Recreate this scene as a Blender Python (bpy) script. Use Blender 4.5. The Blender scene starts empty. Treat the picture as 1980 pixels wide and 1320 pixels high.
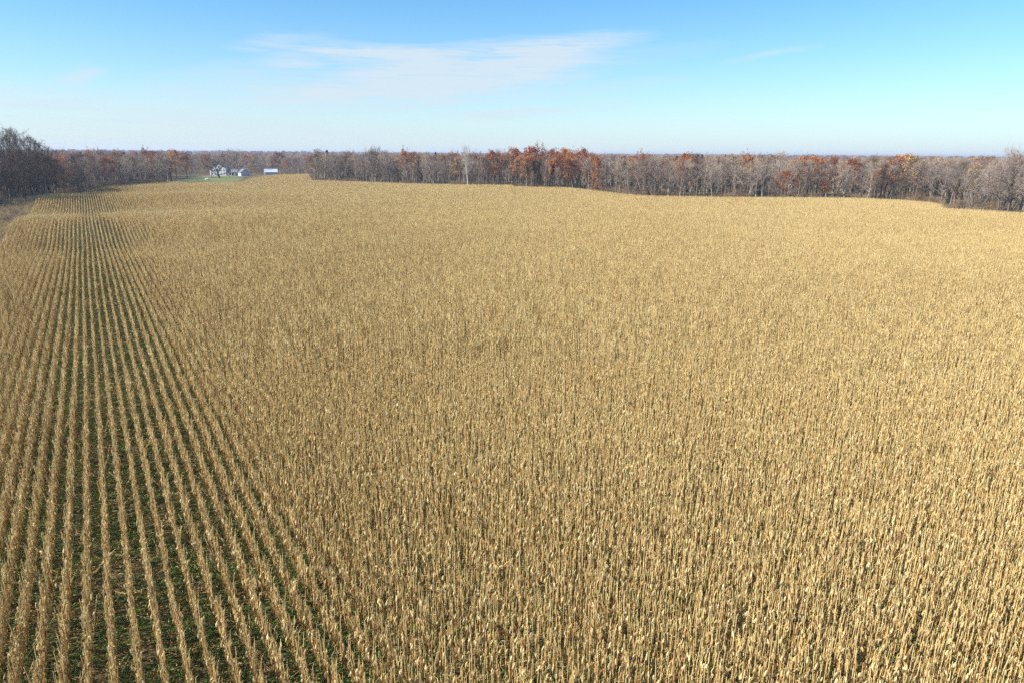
import bpy, math, random
import numpy as np
from mathutils import Vector, Matrix, Euler

R = math.radians
scene = bpy.context.scene
rng = np.random.default_rng(7)
random.seed(7)

# ------------------------------------------------------------------ camera
CAM_H, PITCH, ROLL, F_PX = 19.5, R(15.36), R(0.42), 1320.0
cam_d = bpy.data.cameras.new('camera')
cam_d.lens, cam_d.sensor_width, cam_d.sensor_fit = 24.0, 36.0, 'HORIZONTAL'
cam_d.clip_start, cam_d.clip_end = 0.1, 30000
cam = bpy.data.objects.new('camera', cam_d)
scene.collection.objects.link(cam)
cam.matrix_world = Matrix.Translation((0, 0, CAM_H)) @ Matrix.Rotation(math.pi/2 - PITCH, 4, 'X') @ Matrix.Rotation(ROLL, 4, 'Z')
scene.camera = cam
CM = np.array(cam.matrix_world.to_3x3())

def ray(px, py):                       # world direction of a point of the 1980x1320 view
    v = CM @ np.array([(px-990)/F_PX, -(py-660)/F_PX, -1.0])
    return v/np.linalg.norm(v)
def ground_at(px, py, z=0.0):          # where that sight line meets the level z
    d = ray(px, py); t = (z-CAM_H)/d[2]
    return float(d[0]*t), float(d[1]*t)
def az_el(px, py):
    d = ray(px, py)
    return math.atan2(d[0], d[1]), math.asin(d[2])

# ------------------------------------------------------------------ sky, sun, exposure
SUN_AZ, SUN_EL = R(-108), R(34)        # clockwise from +Y, so the sun stands to the west of the rows
world = bpy.data.worlds.new('World'); scene.world = world; world.use_nodes = True
wt = world.node_tree; wn, wl = wt.nodes, wt.links
for n in list(wn): wn.remove(n)
def wnode(t, **k):
    n = wn.new(t)
    for a, b in k.items(): setattr(n, a, b)
    return n
def wmath(op, a, b=None, clamp=False):
    n = wnode('ShaderNodeMath', operation=op, use_clamp=clamp)
    for i, v in enumerate((a, b)):
        if v is None: continue
        if isinstance(v, (int, float)): n.inputs[i].default_value = v
        else: wl.new(v, n.inputs[i])
    return n.outputs[0]
sky = wnode('ShaderNodeTexSky', sky_type='NISHITA', sun_disc=False)
sky.sun_elevation, sky.sun_rotation = SUN_EL, SUN_AZ % (2*math.pi)
sky.altitude, sky.air_density, sky.dust_density, sky.ozone_density = 200, 1.0, 0.2, 3.0
hsv = wnode('ShaderNodeHueSaturation'); hsv.inputs['Saturation'].default_value = 1.15
gain = wnode('ShaderNodeMix', data_type='RGBA', blend_type='MULTIPLY'); gain.inputs[0].default_value = 1.0     # white balance of the sky
wl.new(sky.outputs[0], gain.inputs[6]); gain.inputs[7].default_value = (.74, .955, 1.05, 1)
wl.new(gain.outputs[2], hsv.inputs['Color'])
tc = wnode('ShaderNodeTexCoord'); sep = wnode('ShaderNodeSeparateXYZ'); wl.new(tc.outputs['Generated'], sep.inputs[0])
azi = wmath('ARCTAN2', sep.outputs[0], sep.outputs[1]); ele = wmath('ARCSINE', sep.outputs[2])
comb = wnode('ShaderNodeCombineXYZ'); wl.new(azi, comb.inputs[0]); wl.new(ele, comb.inputs[1])
def wnoise(scale, sx, sy, rot, detail, rough, dist=0.0, src=None):
    m = wnode('ShaderNodeMapping'); wl.new(src or comb.outputs[0], m.inputs[0])
    m.inputs['Scale'].default_value = (sx, sy, 1); m.inputs['Rotation'].default_value = (0, 0, R(rot))
    n = wnode('ShaderNodeTexNoise'); wl.new(m.outputs[0], n.inputs['Vector'])
    n.inputs['Scale'].default_value = scale; n.inputs['Detail'].default_value = detail
    n.inputs['Roughness'].default_value = rough; n.inputs['Distortion'].default_value = dist
    return n
nd = wnoise(6, 1, 3, -7, 4, .6)
vs = wnode('ShaderNodeVectorMath', operation='SUBTRACT'); wl.new(nd.outputs['Color'], vs.inputs[0]); vs.inputs[1].default_value = (.5, .5, .5)
vm = wnode('ShaderNodeVectorMath', operation='MULTIPLY'); wl.new(vs.outputs[0], vm.inputs[0]); vm.inputs[1].default_value = (.10, .020, 0)
va = wnode('ShaderNodeVectorMath', operation='ADD'); wl.new(vm.outputs[0], va.inputs[0]); wl.new(comb.outputs[0], va.inputs[1])
cloud = None
for (px, py, L, W, ang, s) in ((790,112,230,22,-3,.75),(1010,107,240,28,8,.85),(870,148,330,52,8,1.0),(720,178,260,32,6,.85),
        (1190,112,190,20,6,.2),(1490,104,80,7,6,.26),(150,150,55,14,18,.55),(158,182,60,18,70,.3),(570,118,95,20,6,.45),
        (555,82,95,18,4,.34),(490,95,60,10,-3,.25),(1010,219,230,11,4,.5),(90,196,330,30,-4,.42),(390,236,420,26,-2,.42),
        (390,186,150,34,12,.32),(520,160,200,40,4,.3),(980,185,360,16,5,.3)):
    a, e = az_el(px, py)
    m = wnode('ShaderNodeMapping', vector_type='TEXTURE'); wl.new(va.outputs[0], m.inputs[0])
    m.inputs['Location'].default_value = (a, e, 0); m.inputs['Rotation'].default_value = (0, 0, R(ang)); m.inputs['Scale'].default_value = (L/1250, W/1180, 1)
    g = wnode('ShaderNodeTexGradient', gradient_type='SPHERICAL'); wl.new(m.outputs[0], g.inputs[0])
    v = wmath('MULTIPLY', wmath('POWER', g.outputs['Fac'], .8), s)
    cloud = v if cloud is None else wmath('MAXIMUM', cloud, v)
st = wnoise(8, 1, 15, -7, 10, .68, .6)
str1 = wnode('ShaderNodeMapRange'); wl.new(st.outputs['Fac'], str1.inputs[0]); str1.inputs[1].default_value = .36; str1.inputs[2].default_value = .64
cloud = wmath('MULTIPLY', wmath('MULTIPLY', cloud, 2.5), wmath('ADD', wmath('MULTIPLY', str1.outputs[0], .75), .25))
gen = wnoise(2.2, 1, 6, -6, 7, .6, .6)                     # thin cirrus streaks everywhere else in the sky
gr = wnode('ShaderNodeMapRange'); wl.new(gen.outputs['Fac'], gr.inputs[0]); gr.inputs[1].default_value = .56; gr.inputs[2].default_value = .80; gr.inputs[4].default_value = .22
cloud = wmath('ADD', cloud, gr.outputs[0], True)
veil = wmath('MULTIPLY', wmath('POWER', 2.718, wmath('MULTIPLY', wmath('ABSOLUTE', ele), -1/R(4.6))), .97)   # whitish air low over the horizon
cf = wmath('SUBTRACT', 1.0, wmath('MULTIPLY', wmath('SUBTRACT', 1.0, wmath('MULTIPLY', cloud, .88)), wmath('SUBTRACT', 1.0, veil)))
SKY_STRENGTH = 0.091
mixw = wnode('ShaderNodeMix', data_type='RGBA'); wl.new(cf, mixw.inputs[0]); wl.new(hsv.outputs[0], mixw.inputs[6])
mixw.inputs[7].default_value = (3.95, 4.6, 5.1, 1)
bg = wnode('ShaderNodeBackground'); wl.new(mixw.outputs[2], bg.inputs[0]); bg.inputs[1].default_value = SKY_STRENGTH
wo = wnode('ShaderNodeOutputWorld'); wl.new(bg.outputs[0], wo.inputs[0])

sd = bpy.data.lights.new('sun', 'SUN'); sd.energy, sd.angle, sd.color = 5.0, R(0.53), (1.0, .94, .84)
sun = bpy.data.objects.new('sun', sd); scene.collection.objects.link(sun)
sdir = Vector((math.sin(SUN_AZ)*math.cos(SUN_EL), math.cos(SUN_AZ)*math.cos(SUN_EL), math.sin(SUN_EL)))
sun.rotation_euler = sdir.to_track_quat('Z', 'Y').to_euler(); sun.location = sdir*200

vsn = scene.view_settings
vsn.view_transform, vsn.look, vsn.exposure, vsn.gamma, vsn.use_curve_mapping = 'Standard', 'None', 0.98, 1.0, False
scene.render.engine = 'CYCLES'
cy = scene.cycles
cy.max_bounces, cy.diffuse_bounces, cy.transmission_bounces, cy.glossy_bounces = 6, 3, 4, 2
cy.transparent_max_bounces, cy.volume_bounces = 8, 0
cy.use_denoising = False
cy.sample_clamp_indirect = 6.0

# ------------------------------------------------------------------ helpers
def link(o): scene.collection.objects.link(o); return o
def props(o, label=None, cat=None, group=None, kind=None):
    for k, v in (('label', label), ('category', cat), ('group', group), ('kind', kind)):
        if v: o[k] = v
    return o
class MB:                                # collects faces, one tint per face, material index per face
    def __init__(s): s.v, s.f, s.t, s.m = [], [], [], []
    def face(s, pts, tint=.5, mat=0):
        b = len(s.v); s.v += [tuple(p) for p in pts]; s.f.append(tuple(range(b, b+len(pts)))); s.t.append(tint); s.m.append(mat)
    def mesh(s, verts, faces, tint=.5, mat=0):
        b = len(s.v); s.v += [tuple(p) for p in verts]
        for f in faces: s.f.append(tuple(i+b for i in f)); s.t.append(tint); s.m.append(mat)
    def tube(s, pts, rad, n=4, tint=.5, mat=0, cap=False):
        pts = [Vector(p) for p in pts]; b = len(s.v); k = len(pts)
        for i, p in enumerate(pts):
            d = (pts[min(i+1, k-1)]-pts[max(i-1, 0)])
            d = d.normalized() if d.length > 1e-9 else Vector((0, 0, 1))
            a = d.orthogonal().normalized() if abs(d.z) < .9 else (d.cross(Vector((0, 1, 0)))).normalized()
            c = d.cross(a)
            for j in range(n):
                an = 2*math.pi*j/n
                s.v.append(tuple(p+(a*math.cos(an)+c*math.sin(an))*rad[i]))
        for i in range(k-1):
            for j in range(n):
                j2 = (j+1) % n
                s.f.append((b+i*n+j, b+i*n+j2, b+(i+1)*n+j2, b+(i+1)*n+j)); s.t.append(tint); s.m.append(mat)
        if cap:
            s.f.append(tuple(b+(k-1)*n+j for j in range(n))); s.t.append(tint); s.m.append(mat)
    def box(s, c, size, tint=.5, mat=0):
        x, y, z = c; a, b_, h = size[0]/2, size[1]/2, size[2]/2
        vs = [(x+i*a, y+j*b_, z+k*h) for k in (-1, 1) for (i, j) in ((-1, -1), (1, -1), (1, 1), (-1, 1))]
        s.mesh(vs, [(3, 2, 1, 0), (4, 5, 6, 7), (0, 1, 5, 4), (1, 2, 6, 5), (2, 3, 7, 6), (3, 0, 4, 7)], tint, mat)
    def data(s, name, mats, smooth=False):
        me = bpy.data.meshes.new(name); me.from_pydata(s.v, [], s.f)
        for m in mats: me.materials.append(m)
        if len(mats) > 1: me.polygons.foreach_set('material_index', s.m)
        at = me.attributes.new('tint', 'FLOAT', 'FACE'); at.data.foreach_set('value', s.t)
        if smooth: me.polygons.foreach_set('use_smooth', [True]*len(s.f))
        me.update(); return me
    def build(s, name, mats, parent=None, smooth=False):
        if not isinstance(mats, (list, tuple)): mats = [mats]
        o = link(bpy.data.objects.new(name, s.data(name, mats, smooth)))
        if parent: o.parent = parent
        return o
def empty(name, loc, rz=0, scale=None):
    o = link(bpy.data.objects.new(name, None)); o.location = loc; o.rotation_euler = (0, 0, rz)
    o.empty_display_size = .2
    if scale is not None: o.scale = scale
    return o
def child(name, me, parent):
    o = link(bpy.data.objects.new(name, me)); o.parent = parent; return o

def material(name, stops, rand=.3, translucent=0.0, noise=None, rough=.9, noise_amt=.3, spread=.0):
    """diffuse material: colour ramp over the face tint, shifted a little for each individual (and by a noise)"""
    m = bpy.data.materials.new(name); m.use_nodes = True; t = m.node_tree; n, l = t.nodes, t.links
    for x in list(n): n.remove(x)
    at = n.new('ShaderNodeAttribute'); at.attribute_name = 'tint'
    oi = n.new('ShaderNodeObjectInfo')
    a = n.new('ShaderNodeMath'); a.operation = 'MULTIPLY_ADD'; l.new(oi.outputs['Random'], a.inputs[0]); a.inputs[1].default_value = rand; a.inputs[2].default_value = -rand/2
    b = n.new('ShaderNodeMath'); b.operation = 'ADD'; l.new(at.outputs['Fac'], b.inputs[0]); l.new(a.outputs[0], b.inputs[1])
    fac = b.outputs[0]
    if noise:
        g = n.new('ShaderNodeNewGeometry'); no = n.new('ShaderNodeTexNoise'); no.inputs['Scale'].default_value = noise; no.inputs['Detail'].default_value = 4
        l.new(g.outputs['Position'], no.inputs['Vector'])
        c = n.new('ShaderNodeMath'); c.operation = 'MULTIPLY_ADD'; l.new(no.outputs['Fac'], c.inputs[0]); c.inputs[1].default_value = noise_amt; c.inputs[2].default_value = -noise_amt/2
        d = n.new('ShaderNodeMath'); d.operation = 'ADD'; l.new(fac, d.inputs[0]); l.new(c.outputs[0], d.inputs[1]); fac = d.outputs[0]
    cr = n.new('ShaderNodeValToRGB'); l.new(fac, cr.inputs[0]); e = cr.color_ramp.elements
    while len(e) < len(stops): e.new(.5)
    for i, (p, col) in enumerate(stops): e[i].position = p; e[i].color = (*col, 1)
    p = n.new('ShaderNodeBsdfPrincipled'); l.new(cr.outputs[0], p.inputs['Base Color']); p.inputs['Roughness'].default_value = rough
    p.inputs['Specular IOR Level'].default_value = .25
    out = n.new('ShaderNodeOutputMaterial'); sh = p.outputs[0]
    if translucent:
        tr = n.new('ShaderNodeBsdfTranslucent'); l.new(cr.outputs[0], tr.inputs[0])
        mx = n.new('ShaderNodeMixShader'); mx.inputs[0].default_value = translucent; l.new(sh, mx.inputs[1]); l.new(tr.outputs[0], mx.inputs[2]); sh = mx.outputs[0]
    l.new(sh, out.inputs[0]); return m

def scatter(name, pts, rot, scl, idx, protos, label, cat):
    """one stuff object that draws the given prototypes on its points"""
    col = bpy.data.collections.new(name+'_kinds')
    for i, o in enumerate(protos): o.name = f'{name}_kind_{i:03d}'; col.objects.link(o)
    me = bpy.data.meshes.new(name); N = len(pts)
    me.vertices.add(N); me.vertices.foreach_set('co', np.asarray(pts, np.float32).ravel())
    for nm, ty, key, val in (('rot', 'FLOAT_VECTOR', 'vector', rot), ('scl', 'FLOAT_VECTOR', 'vector', scl), ('idx', 'INT', 'value', idx)):
        a = me.attributes.new(nm, ty, 'POINT'); a.data.foreach_set(key, np.asarray(val, np.int32 if ty == 'INT' else np.float32).ravel())
    o = link(bpy.data.objects.new(name, me))
    g = bpy.data.node_groups.new(name, 'GeometryNodeTree')
    g.interface.new_socket('Geometry', in_out='INPUT', socket_type='NodeSocketGeometry'); g.interface.new_socket('Geometry', in_out='OUTPUT', socket_type='NodeSocketGeometry')
    n, l = g.nodes, g.links
    gi, go = n.new('NodeGroupInput'), n.new('NodeGroupOutput')
    ci = n.new('GeometryNodeCollectionInfo'); ci.inputs['Collection'].default_value = col; ci.inputs['Separate Children'].default_value = True; ci.inputs['Reset Children'].default_value = True
    ip = n.new('GeometryNodeInstanceOnPoints'); ip.inputs['Pick Instance'].default_value = True
    def attr(nm, ty):
        a = n.new('GeometryNodeInputNamedAttribute'); a.data_type = ty; a.inputs['Name'].default_value = nm; return a.outputs[0]
    er = n.new('FunctionNodeEulerToRotation'); l.new(attr('rot', 'FLOAT_VECTOR'), er.inputs[0])
    l.new(gi.outputs[0], ip.inputs['Points']); l.new(ci.outputs[0], ip.inputs['Instance']); l.new(attr('idx', 'INT'), ip.inputs['Instance Index'])
    l.new(er.outputs[0], ip.inputs['Rotation']); l.new(attr('scl', 'FLOAT_VECTOR'), ip.inputs['Scale']); l.new(ip.outputs[0], go.inputs[0])
    md = o.modifiers.new('scatter', 'NODES'); md.node_group = g
    props(o, label, cat, None, 'stuff'); return o

# ------------------------------------------------------------------ the lie of the land
PSI = R(31.4)                                            # rows run 31 degrees to the west of the view
RD = np.array([-math.sin(PSI), math.cos(PSI)]); RN = np.array([math.cos(PSI), math.sin(PSI)])
ROW = 0.762
def sst(a, b, x):
    t = np.clip((x-a)/(b-a), 0, 1); return t*t*(3-2*t)
def height(x, y):
    x = np.asarray(x, float); y = np.asarray(y, float)
    u = x*RD[0]+y*RD[1]; v = x*RN[0]+y*RN[1]; r = np.hypot(x, y)
    h = 1.35*np.cos(2*math.pi*(u-200)/118)*sst(132, 175, u)*(1-sst(365, 430, u))*(1-sst(18, 85, v))
    h = h + .35*np.sin(x*.021+.7)*np.sin(y*.017+1.1)*sst(60, 160, r)
    h = h - .8*np.exp(-((v-(150+.25*(u-90)))/30)**2)*sst(110, 200, r)*(x > 0)
    far = sst(900, 3200, r)
    h = h + far*(3.0+2.6*np.sin(x*.0011+.4)+2.2*np.sin(y*.0013+x*.0007)+np.where(x < 0, 2.5, 0)*sst(0, 800, -x)) - 4.5*sst(620, 900, r)*(1-far)
    return h
def H(x, y): return float(height(x, y))

# outer edge of the corn as sight lines over the corn tops (2 m)
EDGE = [(-330,478),(-120,420),(20,386),(60,379),(130,371),(200,361),(290,353.5),(330,351),(400,352),(440,352),(470,350),(490,342.5),(520,338),(560,336.5),(598,336),(603,347),(700,350),
        (800,353.2),(900,356.2),(1000,357.5),(1100,361),(1200,372),(1250,376),(1300,377.5),(1400,379.5),(1500,380),(1640,381),(1740,385),(1800,390),(1822,395),(1826,402),(1900,406),(1980,411.5),(2250,428)]
EP = np.array([ground_at(a, b, 2.0) for a, b in EDGE])
EA = np.arctan2(EP[:, 0], EP[:, 1]); ER = np.hypot(EP[:, 0], EP[:, 1])
order = np.argsort(EA); EA, ER = EA[order], ER[order]
V_LEFT = -16.6
def in_field(x, y, pad=0.0):
    a = np.arctan2(x, y); r = np.hypot(x, y); v = x*RN[0]+y*RN[1]
    return (r < np.interp(a, EA, ER)-pad) & (v > V_LEFT+pad)
def edge_point(px, back=0.0):                            # ground point on the edge at this bearing, moved back
    ys = np.interp(px, [e[0] for e in EDGE], [e[1] for e in EDGE]); x, y = ground_at(px, ys, 2.0)
    r = math.hypot(x, y); return x*(1+back/r), y*(1+back/r)

# ------------------------------------------------------------------ ground sheets
def ground_material(name, cols, scales, bump=.0):
    m = bpy.data.materials.new(name); m.use_nodes = True; t = m.node_tree; n, l = t.nodes, t.links
    p = n['Principled BSDF']; p.inputs['Roughness'].default_value = .95; p.inputs['Specular IOR Level'].default_value = .15
    g = n.new('ShaderNodeNewGeometry'); prev = None
    for i, (col, sc) in enumerate(zip(cols[1:], scales)):
        no = n.new('ShaderNodeTexNoise'); no.inputs['Scale'].default_value = sc; no.inputs['Detail'].default_value = 5; no.inputs['Roughness'].default_value = .65
        l.new(g.outputs['Position'], no.inputs['Vector'])
        mr = n.new('ShaderNodeMapRange'); l.new(no.outputs['Fac'], mr.inputs[0]); mr.inputs[1].default_value = .44; mr.inputs[2].default_value = .62
        mx = n.new('ShaderNodeMix'); mx.data_type = 'RGBA'; l.new(mr.outputs[0], mx.inputs[0])
        if prev is None: mx.inputs[6].default_value = (*cols[0], 1)
        else: l.new(prev, mx.inputs[6])
        mx.inputs[7].default_value = (*col, 1); prev = mx.outputs[2]
    l.new(prev, p.inputs['Base Color'])
    if bump:
        b = n.new('ShaderNodeBump'); b.inputs['Strength'].default_value = .8; b.inputs['Distance'].default_value = bump; l.new(no.outputs['Fac'], b.inputs['Height']); l.new(b.outputs[0], p.inputs['Normal'])
    return m
M_ground = ground_material('field_ground', [(.045, .085, .018), (.06, .11, .024), (.085, .062, .038), (.20, .145, .07)], [.6, 1.7, 9.0], .05)
M_floor = ground_material('leaf_floor', [(.10, .07, .045), (.15, .10, .06), (.20, .14, .08), (.09, .10, .04)], [.2, 1.1, .05], .05)
M_lawn = ground_material('lawn_grass', [(.13, .165, .055), (.16, .185, .065), (.20, .185, .09)], [.05, .4])
M_track = ground_material('track_dirt', [(.42, .33, .2), (.34, .25, .14), (.16, .17, .06)], [.5, 1.3])
M_stubble = ground_material('dry_verge', [(.16, .12, .07), (.22, .15, .09), (.10, .10, .045)], [.15, .8])
rad = np.concatenate([np.arange(0, 640, 5.0), np.geomspace(640, 9000, 60)]); NA = 300
ang = np.linspace(-math.pi, math.pi, NA, endpoint=False)
rr, aa = np.meshgrid(rad[1:], ang, indexing='ij'); gx, gy = rr*np.sin(aa), rr*np.cos(aa); gz = height(gx, gy)
gv = [(0, 0, H(0, 0))]+list(zip(gx.ravel(), gy.ravel(), gz.ravel())); gf = [(0, 1+(j+1) % NA, 1+j) for j in range(NA)]
for i in range(len(rad)-2):
    b = 1+i*NA
    gf += [(b+j, b+(j+1) % NA, b+NA+(j+1) % NA, b+NA+j) for j in range(NA)]
gm = bpy.data.meshes.new('ground'); gm.from_pydata(gv, [], [f[::-1] for f in gf]); gm.materials.append(M_ground); gm.materials.append(M_floor); gm.polygons.foreach_set('use_smooth', [True]*len(gf))
fc = np.array([np.mean([gv[i][:2] for i in f], axis=0) for f in gf]); gm.polygons.foreach_set('material_index', np.where(in_field(fc[:, 0], fc[:, 1], -4.0) | (np.hypot(fc[:, 0], fc[:, 1]) < 60), 0, 1).astype(np.int32))
props(link(bpy.data.objects.new('ground', gm)), kind='structure')
def strip(name, mat, pts_l, pts_r, dz, nsub=6):          # a draped sheet between two lines
    vs, fs = [], []; k = len(pts_l)
    for a, b in zip(pts_l, pts_r):
        for j in range(nsub+1):
            t = j/nsub; x, y = a[0]*(1-t)+b[0]*t, a[1]*(1-t)+b[1]*t; vs.append((x, y, H(x, y)+dz))
    for i in range(k-1):
        for j in range(nsub):
            q = i*(nsub+1)+j; fs.append((q, q+1, q+nsub+2, q+nsub+1))
    me = bpy.data.meshes.new(name); me.from_pydata(vs, [], fs); me.materials.append(mat)
    o = link(bpy.data.objects.new(name, me)); props(o, kind='structure'); return o
def uv(u, v): return RD*u+RN*v
us = np.arange(20, 420, 4.0)
strip('verge', M_stubble, [uv(u, V_LEFT-22) for u in us], [uv(u, V_LEFT+.3) for u in us], .03, 4)
ut = np.arange(20, 182, 4.0)
strip('dirt_track', M_track, [uv(u, V_LEFT-4.4+.4*math.sin(u*.05)) for u in ut], [uv(u, V_LEFT-1.3+.3*math.sin(u*.05+.4)) for u in ut], .045, 3)
la = [(334,352),(352,348),(372,343.5),(395,340.5),(430,339.3),(455,339.2),(470,339.2)]; lb = [(334,353),(352,356),(372,358),(395,358),(430,356),(455,352),(470,346)]
strip('lawn', M_lawn, [ground_at(*p) for p in la], [ground_at(*p) for p in lb], .06, 12)

# ------------------------------------------------------------------ corn
STR = [(0, (.16, .062, .018)), (.28, (.30, .145, .042)), (.6, (.475, .318, .115)), (1, (.72, .585, .305))]
M_leaf = material('dry_corn_leaf', STR, .34, .16, .018, noise_amt=.55)
M_stalk = material('dry_corn_stalk', [(0, (.34, .22, .075)), (.5, (.59, .44, .185)), (1, (.69, .57, .30))], .3, 0, .035, noise_amt=.1)
M_husk = material('dry_corn_husk', [(0, (.38, .26, .10)), (.5, (.60, .47, .22)), (1, (.76, .65, .38))], .4, .15)

def leaf_strip(mb, base, az, L, W, reach, lift, r, mat=0, segs=5):
    d = Vector((math.cos(az), math.sin(az), 0)); s = Vector((-d.y, d.x, 0)); tw = r.uniform(-.9, .9); base = Vector(base)
    pts = []; z = 0; out = .008
    for i in range(segs+1):
        t = i/segs
        if t < .34: out = .008+reach*(t/.34)*.85; z = lift*math.sin(t/.34*1.9)
        else: out = .008+reach*(.85+.15*math.sin((t-.34)*4)); z = lift*.95-(t-.34)*L*1.15
        pts.append(base+d*out+Vector((r.uniform(-.012, .012), r.uniform(-.012, .012), z)))
    prev = None; col = r.betavariate(1.9, 2.1)
    for i, p in enumerate(pts):
        t = i/segs; w = W*(1.0-.85*t**2.2)*.5 if t > .15 else W*.36
        a = tw*t*2.2; sv = (s*math.cos(a)+d*math.sin(a)*.9)*w
        cur = (p-sv, p+sv)
        if prev: mb.face((prev[0], prev[1], cur[1], cur[0]), min(1, max(0, col+r.uniform(-.1, .1))), mat)
        prev = cur

def corn_plant(seed, lo=False):
    """returns list of (part name, MB) for one dry corn plant"""
    r = random.Random(seed); parts = []
    broken = r.random() < .2; Hh = r.uniform(1.72, 1.98) if not broken else r.uniform(1.25, 1.55)
    bend = (r.uniform(-.05, .05), r.uniform(-.05, .05)); k = 2 if lo else 4
    def axis(z): q = z/2.2; return Vector((bend[0]*q*q, bend[1]*q*q, z))
    st = MB(); zs = [Hh*i/k for i in range(k+1)]
    st.tube([axis(z)-Vector((0, 0, .03 if z == 0 else 0)) for z in zs], [.0165-.0075*(z/2.3) for z in zs], 3 if lo else 5, r.uniform(.35, .75), 1, not lo)
    if not broken and r.random() < .75:
        for q in range(2 if lo else 4):
            a = r.uniform(0, 6.28); tp = axis(Hh); sp = r.uniform(.05, .16); e = tp+Vector((math.cos(a)*sp, math.sin(a)*sp, r.uniform(.08, .22)))
            sv = Vector((-math.sin(a), math.cos(a), 0))*.007; st.face((tp-sv, tp+sv, e), r.uniform(.2, .6), 1)
    elif broken:
        a = r.uniform(0, 6.28); tp = axis(Hh); e = tp+Vector((math.cos(a)*.22, math.sin(a)*.22, -r.uniform(.25, .5)))
        st.tube([tp, tp+(e-tp)*.5+Vector((0, 0, .06)), e], [.008, .007, .003], 3, .5, 1)
    parts.append(('stalk', st))
    nl = r.randint(5, 6) if lo else r.randint(6, 7); a0 = r.uniform(0, 6.28)
    for i in range(nl):
        z = .32+(Hh-.42)*(i+r.uniform(-.25, .25)+.3)/nl; lm = MB(); up = z > Hh*.72
        leaf_strip(lm, axis(z), a0+i*math.pi+r.uniform(-.7, .7), r.uniform(.36, .72)*(.75 if up else 1), r.uniform(.032, .056), r.uniform(.035, .115), r.uniform(.02, .13), r, 0, 3 if lo else 5)
        parts.append(('leaf', lm))
    if r.random() < .9:
        em = MB(); z = r.uniform(.85, 1.2); a = r.uniform(0, 6.28); b = axis(z); d = Vector((math.cos(a), math.sin(a), 0))
        hang = r.random() < .85; ax = (d*.22+Vector((0, 0, -.95 if hang else .9))).normalized(); b = b+d*.05+(Vector((0, 0, .05)) if hang else Vector((0, 0, 0)))
        Le, re = r.uniform(.2, .28), r.uniform(.03, .042); tn = r.uniform(.3, .9)
        prof = [(0, .35), (.25, .95), (.6, 1), (.88, .6), (1, .12)] if not lo else [(0, .4), (.45, 1), (1, .2)]
        em.tube([b+ax*Le*t for t, _ in prof], [re*q for _, q in prof], 4 if lo else 6, tn, 2)
        for q in range(2 if lo else 4):
            aa = r.uniform(0, 6.28); o = ax.orthogonal().normalized(); o = Matrix.Rotation(aa, 3, ax) @ o; p0 = b+ax*.02
            e1 = p0+ax*Le*.55+o*(re*1.5); e2 = p0+ax*Le*1.1+o*(re*1.4); sv = ax.cross(o)*.026
            em.face((p0-sv*.6, p0+sv*.6, e1+sv, e1-sv), tn, 2); em.face((e1-sv, e1+sv, e2), tn, 2)
        parts.append(('ear', em))
    return parts
CORN_M = [M_leaf, M_stalk, M_husk]
PM = {'leaf': M_leaf, 'stalk': M_stalk, 'ear': M_husk}
def merge(parts, mb=None, mat=None):
    mb = mb or MB()
    for _, p in parts:
        b = len(mb.v); mb.v += [tuple(mat @ Vector(q)) for q in p.v] if mat else p.v
        mb.f += [tuple(i+b for i in f) for f in p.f]; mb.t += p.t; mb.m += p.m
    return mb
NV = 18
plants = [corn_plant(100+i) for i in range(NV)]
near_kinds = [bpy.data.objects.new('corn', merge(p).data('corn', CORN_M)) for p in plants]
def corn_clump(seed, length, dx=.15):
    r = random.Random(seed); mb = MB(); n = int(length/dx)
    for i in range(n):
        if r.random() < .06: continue
        lean = .55 if r.random() < .03 else .04; s = r.uniform(.88, 1.08)
        m = Matrix.Translation((-length/2+(i+.5)*dx+r.uniform(-.04, .04), r.uniform(-.02, .02), 0)) @ Euler((r.gauss(0, lean), r.gauss(0, lean), r.uniform(0, 6.28))).to_matrix().to_4x4() @ Matrix.Scale(s, 4)
        p = corn_plant(r.randint(0, 10**6), True); off = r.uniform(-.14, .14)
        for _, q in p: q.t = [min(1, max(0, t+off)) for t in q.t]
        merge(p, mb, m)
    return bpy.data.objects.new('corn', mb.data('corn', CORN_M))
mid_kinds = [corn_clump(900+i, 1.5) for i in range(12)]
far_kinds = [corn_clump(1900+i, 3.0) for i in range(12)]

RZ = math.atan2(RD[1], RD[0]); R_NEAR, R_MID = 62.0, 170.0
def grid(du, r0, r1, umax):
    ks = np.arange(-40, int(520/ROW)); us_ = np.arange(-30, umax, du)
    U, K = np.meshgrid(us_, ks); U = U+rng.uniform(0, du, K.shape[0])[:, None]
    V = K*ROW+.06*np.sin(U*.05+K*.7)+.05*np.sin(U*.021+K*.11)
    x = U*RD[0]+V*RN[0]; y = U*RD[1]+V*RN[1]; r = np.hypot(x, y); a = np.arctan2(x, y)
    ok = (r >= r0) & (r < r1) & ((np.abs(a) < R(45)) | (r < 36)) & (y > 2) & in_field(x, y)
    return x[ok], y[ok]
def thin(x, y):                                          # random gaps where plants are missing
    g = np.sin(x*.31+1.3*np.sin(y*.23))*np.sin(y*.27+1.1*np.sin(x*.19)); return rng.random(len(x)) > np.where(g > .93, .2, .05)
x, y = grid(.15, 0, R_NEAR, 80); k = thin(x, y); x, y = x[k], y[k]
x = x+rng.normal(0, .025, len(x)); y = y+rng.normal(0, .025, len(y)); z = height(x, y)
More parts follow.
